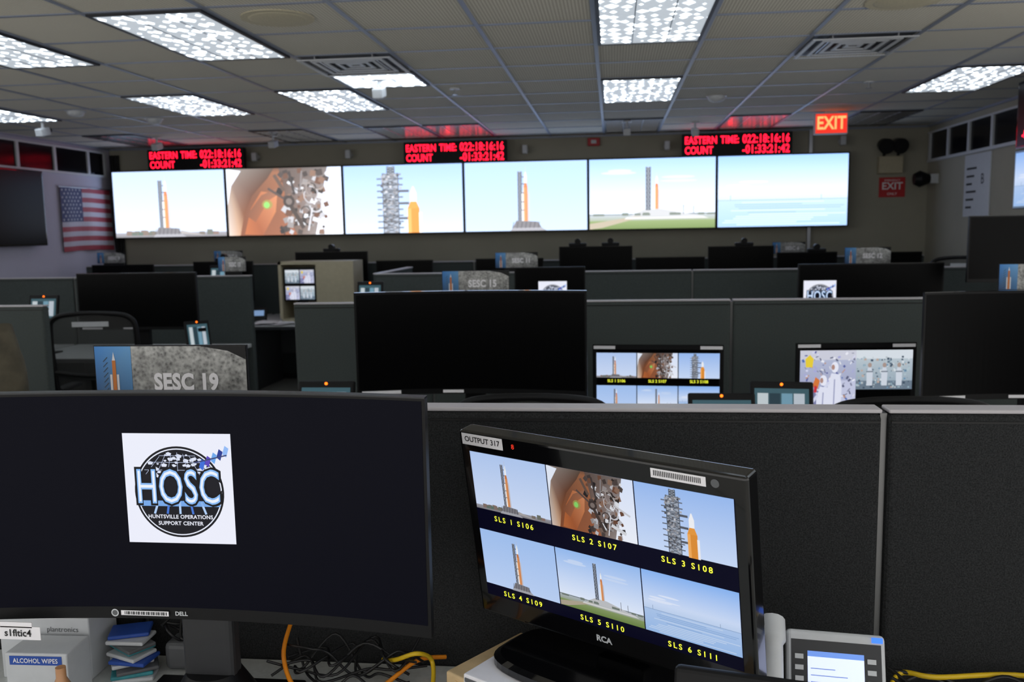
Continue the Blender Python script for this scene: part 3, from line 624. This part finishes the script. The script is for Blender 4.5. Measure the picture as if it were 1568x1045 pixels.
# ---------------------------------------------------------------- chairs
def chair(x,y,zt,yaw=0,jacket=False):
    b=B();b.M=Matrix.Translation((x,y,0))@Matrix.Rotation(yaw,4,'Z')
    hb=.60;zb=zt-hb
    fr=[(-.235,0,zb),(-.255,-.02,zb+.2),(-.262,-.03,zt-.12),(-.235,-.035,zt-.03),(-.12,-.04,zt),(.12,-.04,zt),(.235,-.035,zt-.03),(.262,-.03,zt-.12),(.255,-.02,zb+.2),(.235,0,zb),(0,.0,zb-.01),(-.235,0,zb)]
    b.tube(smoothpts(fr,6),.016,blk,10,caps=False)
    n=12;vs=[];fs=[]
    for j in range(n+1):
        for i in range(n+1):
            u=i/n*2-1;v=j/n;hw=.24+.02*math.sin(v*3.1);zz=zb+v*hb-(.05*u*u*u*u if v>.9 else 0)
            vs.append((u*hw,-.035*v-.0+.03*(1-u*u)*-.6,zz))
    for j in range(n):
        for i in range(n): a=j*(n+1)+i;fs.append((a,a+1,a+n+2,a+n+1))
    b.add(vs,fs,meshm,smooth=True)
    b.tube(smoothpts([(-.245,-.03,zb+.24),(0,-.07,zb+.22),(.245,-.03,zb+.24)]),.016,blk,8)
    b.box(-.11,.11,-.066,-.06,zt-.075,zt-.045,whitepl)
    b.box(-.25,.25,.03,.5,.44,.51,fabA,.03);b.tube([(0,-.05,zb+.2),(0,-.03,.5),(0,.1,.43)],.025,blk,10)
    b.cyl((0,.26,.44),(0,.26,.1),.028,silver)
    for i in range(5):
        g=i*2*math.pi/5+.3;e=(.3*math.cos(g),.26+.3*math.sin(g));b.tube([(0,.26,.12),(e[0],e[1],.075)],.024,blk,8);b.cyl((e[0]-.02,e[1],.03),(e[0]+.02,e[1],.03),.03,blk,14)
    for s_ in (-1,1):
        b.tube([(s_*.24,.2,.46),(s_*.3,.2,.5),(s_*.3,.2,.66)],.014,blk,8);b.box(s_*.3-.04,s_*.3+.04,.08,.34,.66,.69,blk,.012)
    if jacket:
        n=18;vs=[];fs=[]
        for j in range(n+1):
            for i in range(29):
                a=math.pi*2*i/28;v=j/n;hw=.23+.07*min(1,v*2.2)**.5+.018*math.sin(5*a+v*4);dp=.07+.04*v+.012*math.sin(9*a+6*v)
                vs.append((hw*math.cos(a),-.03+dp*math.sin(a),zt+.05-.04*abs(math.cos(a))-(v**.9)*.72-.05*(1-v)*math.cos(a)**2))
        for j in range(n):
            for i in range(28): q=j*29+i;fs.append((q,q+1,q+30,q+29))
        b.add(vs,fs,jacket_m,smooth=True);b.add([vs[i] for i in range(28)],[list(range(28))],jacket_m)
        for s_ in (-1,1): b.tube(smoothpts([(s_*.25,-.05,zt-.02),(s_*.31,-.08,zt-.2),(s_*.32,-.1,zt-.45),(s_*.29,-.1,zt-.62)],5),[.06]*4+[.065]*6+[.055]*6,jacket_m,14)
    return b.done('jacket_draped_chair' if jacket else 'office_chair')
chair(-.265,2.90,1.082);chair(.925,2.90,1.076)
chair(-3.16,5.15,1.165,.12);chair(1.5,5.4,1.1);chair(-.5,5.4,1.1)
chair(-2.66,3.30,1.30,.0,True)
chair(2.95,7.95,1.33,-.3)
# ---------------------------------------------------------------- desk clutter
def cable(pts,r,m,name): 
    b=B();b.tube(smoothpts(pts,7),r,m,8);b.done(name)
zd=.74
cable([(-.66,1.70,zd+.10),(-.65,1.62,zd+.06),(-.60,1.56,zd+.02),(-.5,1.52,zd+.02),(-.38,1.55,zd+.02),(-.31,1.62,zd+.008)],.0045,oc,'network_cable')
cable([(-.47,1.70,zd+.02),(-.43,1.64,zd+.05),(-.38,1.62,zd+.075),(-.36,1.66,zd+.04),(-.35,1.60,zd+.01),(-.36,1.5,zd+.008)],.0045,yc,'network_cable')
cable([(-.48,1.55,zd+.01),(-.44,1.60,zd+.02),(-.39,1.66,zd+.04),(-.34,1.70,zd+.03)],.0045,oc,'network_cable')
cable([(.50,1.62,zd+.02),(.54,1.68,zd+.04),(.6,1.66,zd+.045),(.75,1.69,zd+.04),(.9,1.68,zd+.03),(1.1,1.7,zd+.02)],.005,yc,'network_cable')
for i in range(8):
    cable([(-.66+j*.055+random.uniform(-.02,.02),1.65+random.uniform(-.06,.06),zd+.006+random.uniform(0,.07)) for j in range(6)],.0028,bc,'power_cable')
for i in range(5):
    cable([(.52+j*.07,1.62+random.uniform(-.05,.07),zd+.008+random.uniform(0,.04)) for j in range(8)],.004,bc,'power_cable')
for i in range(4):
    cable([(-.92+j*.022,1.67+random.uniform(-.03,.03),zd+.07+random.uniform(0,.05)) for j in range(6)],.003,bc,'power_cable')
b=B();b.M=Matrix.Translation((-1.14,1.655,zd))@Matrix.Rotation(.03,4,'Z');b.box(-.10,.09,-.05,.055,0,.13,whitepl,.003)
b.M=b.M@Up(0,-.0505,.106);b.text('plantronics',.035,.0,.015,greypl,.0005)
b.done('headset_carton')
b=B();b.M=Matrix.Translation((-1.085,1.555,zd))@Matrix.Rotation(.03,4,'Z');b.box(-.080,.045,-.04,.04,0,.100,whitepl,.003);b.M=b.M@Up(0,-.0405,.086);b.rect(-.07,-.009,.035,.009,blue_card,None,.0004);b.textfit('ALCOHOL WIPES',-.063,.027,0,.009,whitep,.001,.0002);b.done('wipes_carton')
b=B()
for i in range(10): b.M=Matrix.Translation((-.985+random.uniform(-.01,.02),1.645+random.uniform(-.02,.02),zd+i*.0085))@Matrix.Rotation(random.uniform(-.6,.6),4,'Z');b.box(-.04,.04,-.03,.03,0,.008,[whitepl,teal_card,greypl,whitepl,blue_card][i%5],.003)
b.done('snack_packets')
b=B();b.tube([(-1.0,1.44,zd),(-1.0,1.44,zd+.01),(-1.0,1.44,zd+.08),(-1.0,1.44,zd+.095),(-1.0,1.44,zd+.115)],[.014,.016,.016,.009,.009],mat('amber_bottle',(190,140,100),.3),16);b.done('sanitizer_bottle')
b=B();b.M=Up(-1.05,1.40,.927,0,0);b.box(-.065,.045,-.002,.022,-.001,0,whitep);b.text('s1fltic4',.003,.010,.018,tile_black,.001,offset=.0003);b.box(-.03,.03,.02,.03,-.002,0,whitep);b.done('hostname_label')
b=B();b.M=Matrix.Translation((-.87,1.685,zd));b.box(-.05,.05,-.03,.03,0,.06,greypl,.012);b.cyl((0,0,.06),(0,0,.065),.02,blk,24);b.done('docking_station')
# ---------------------------------------------------------------- world and camera
w=bpy.data.worlds.new('World');sc.world=w;w.use_nodes=True;bg=w.node_tree.nodes['Background'];bg.inputs[0].default_value=(1,.98,.95,1);bg.inputs[1].default_value=1.15  # added ambient fill, lights the ceiling through the open rear and sides
F,yaw,p,r=1370.79,.113,.1237,-.0177
fw=Vector((-math.sin(yaw)*math.cos(p),math.cos(yaw)*math.cos(p),-math.sin(p)));rt=Vector((math.cos(yaw),math.sin(yaw),0));up=rt.cross(fw)
rt,up=rt*math.cos(r)+up*math.sin(r),-rt*math.sin(r)+up*math.cos(r)
cd=bpy.data.cameras.new('camera');c=bpy.data.objects.new('camera',cd);sc.collection.objects.link(c)
c.matrix_world=Matrix(((rt.x,up.x,-fw.x,0),(rt.y,up.y,-fw.y,0),(rt.z,up.z,-fw.z,H),(0,0,0,1)))
cd.sensor_width=36;cd.lens=F/1568*36;cd.clip_start=.05
cd.dof.use_dof=True;cd.dof.focus_distance=1.6;cd.dof.aperture_fstop=7
sc.camera=c
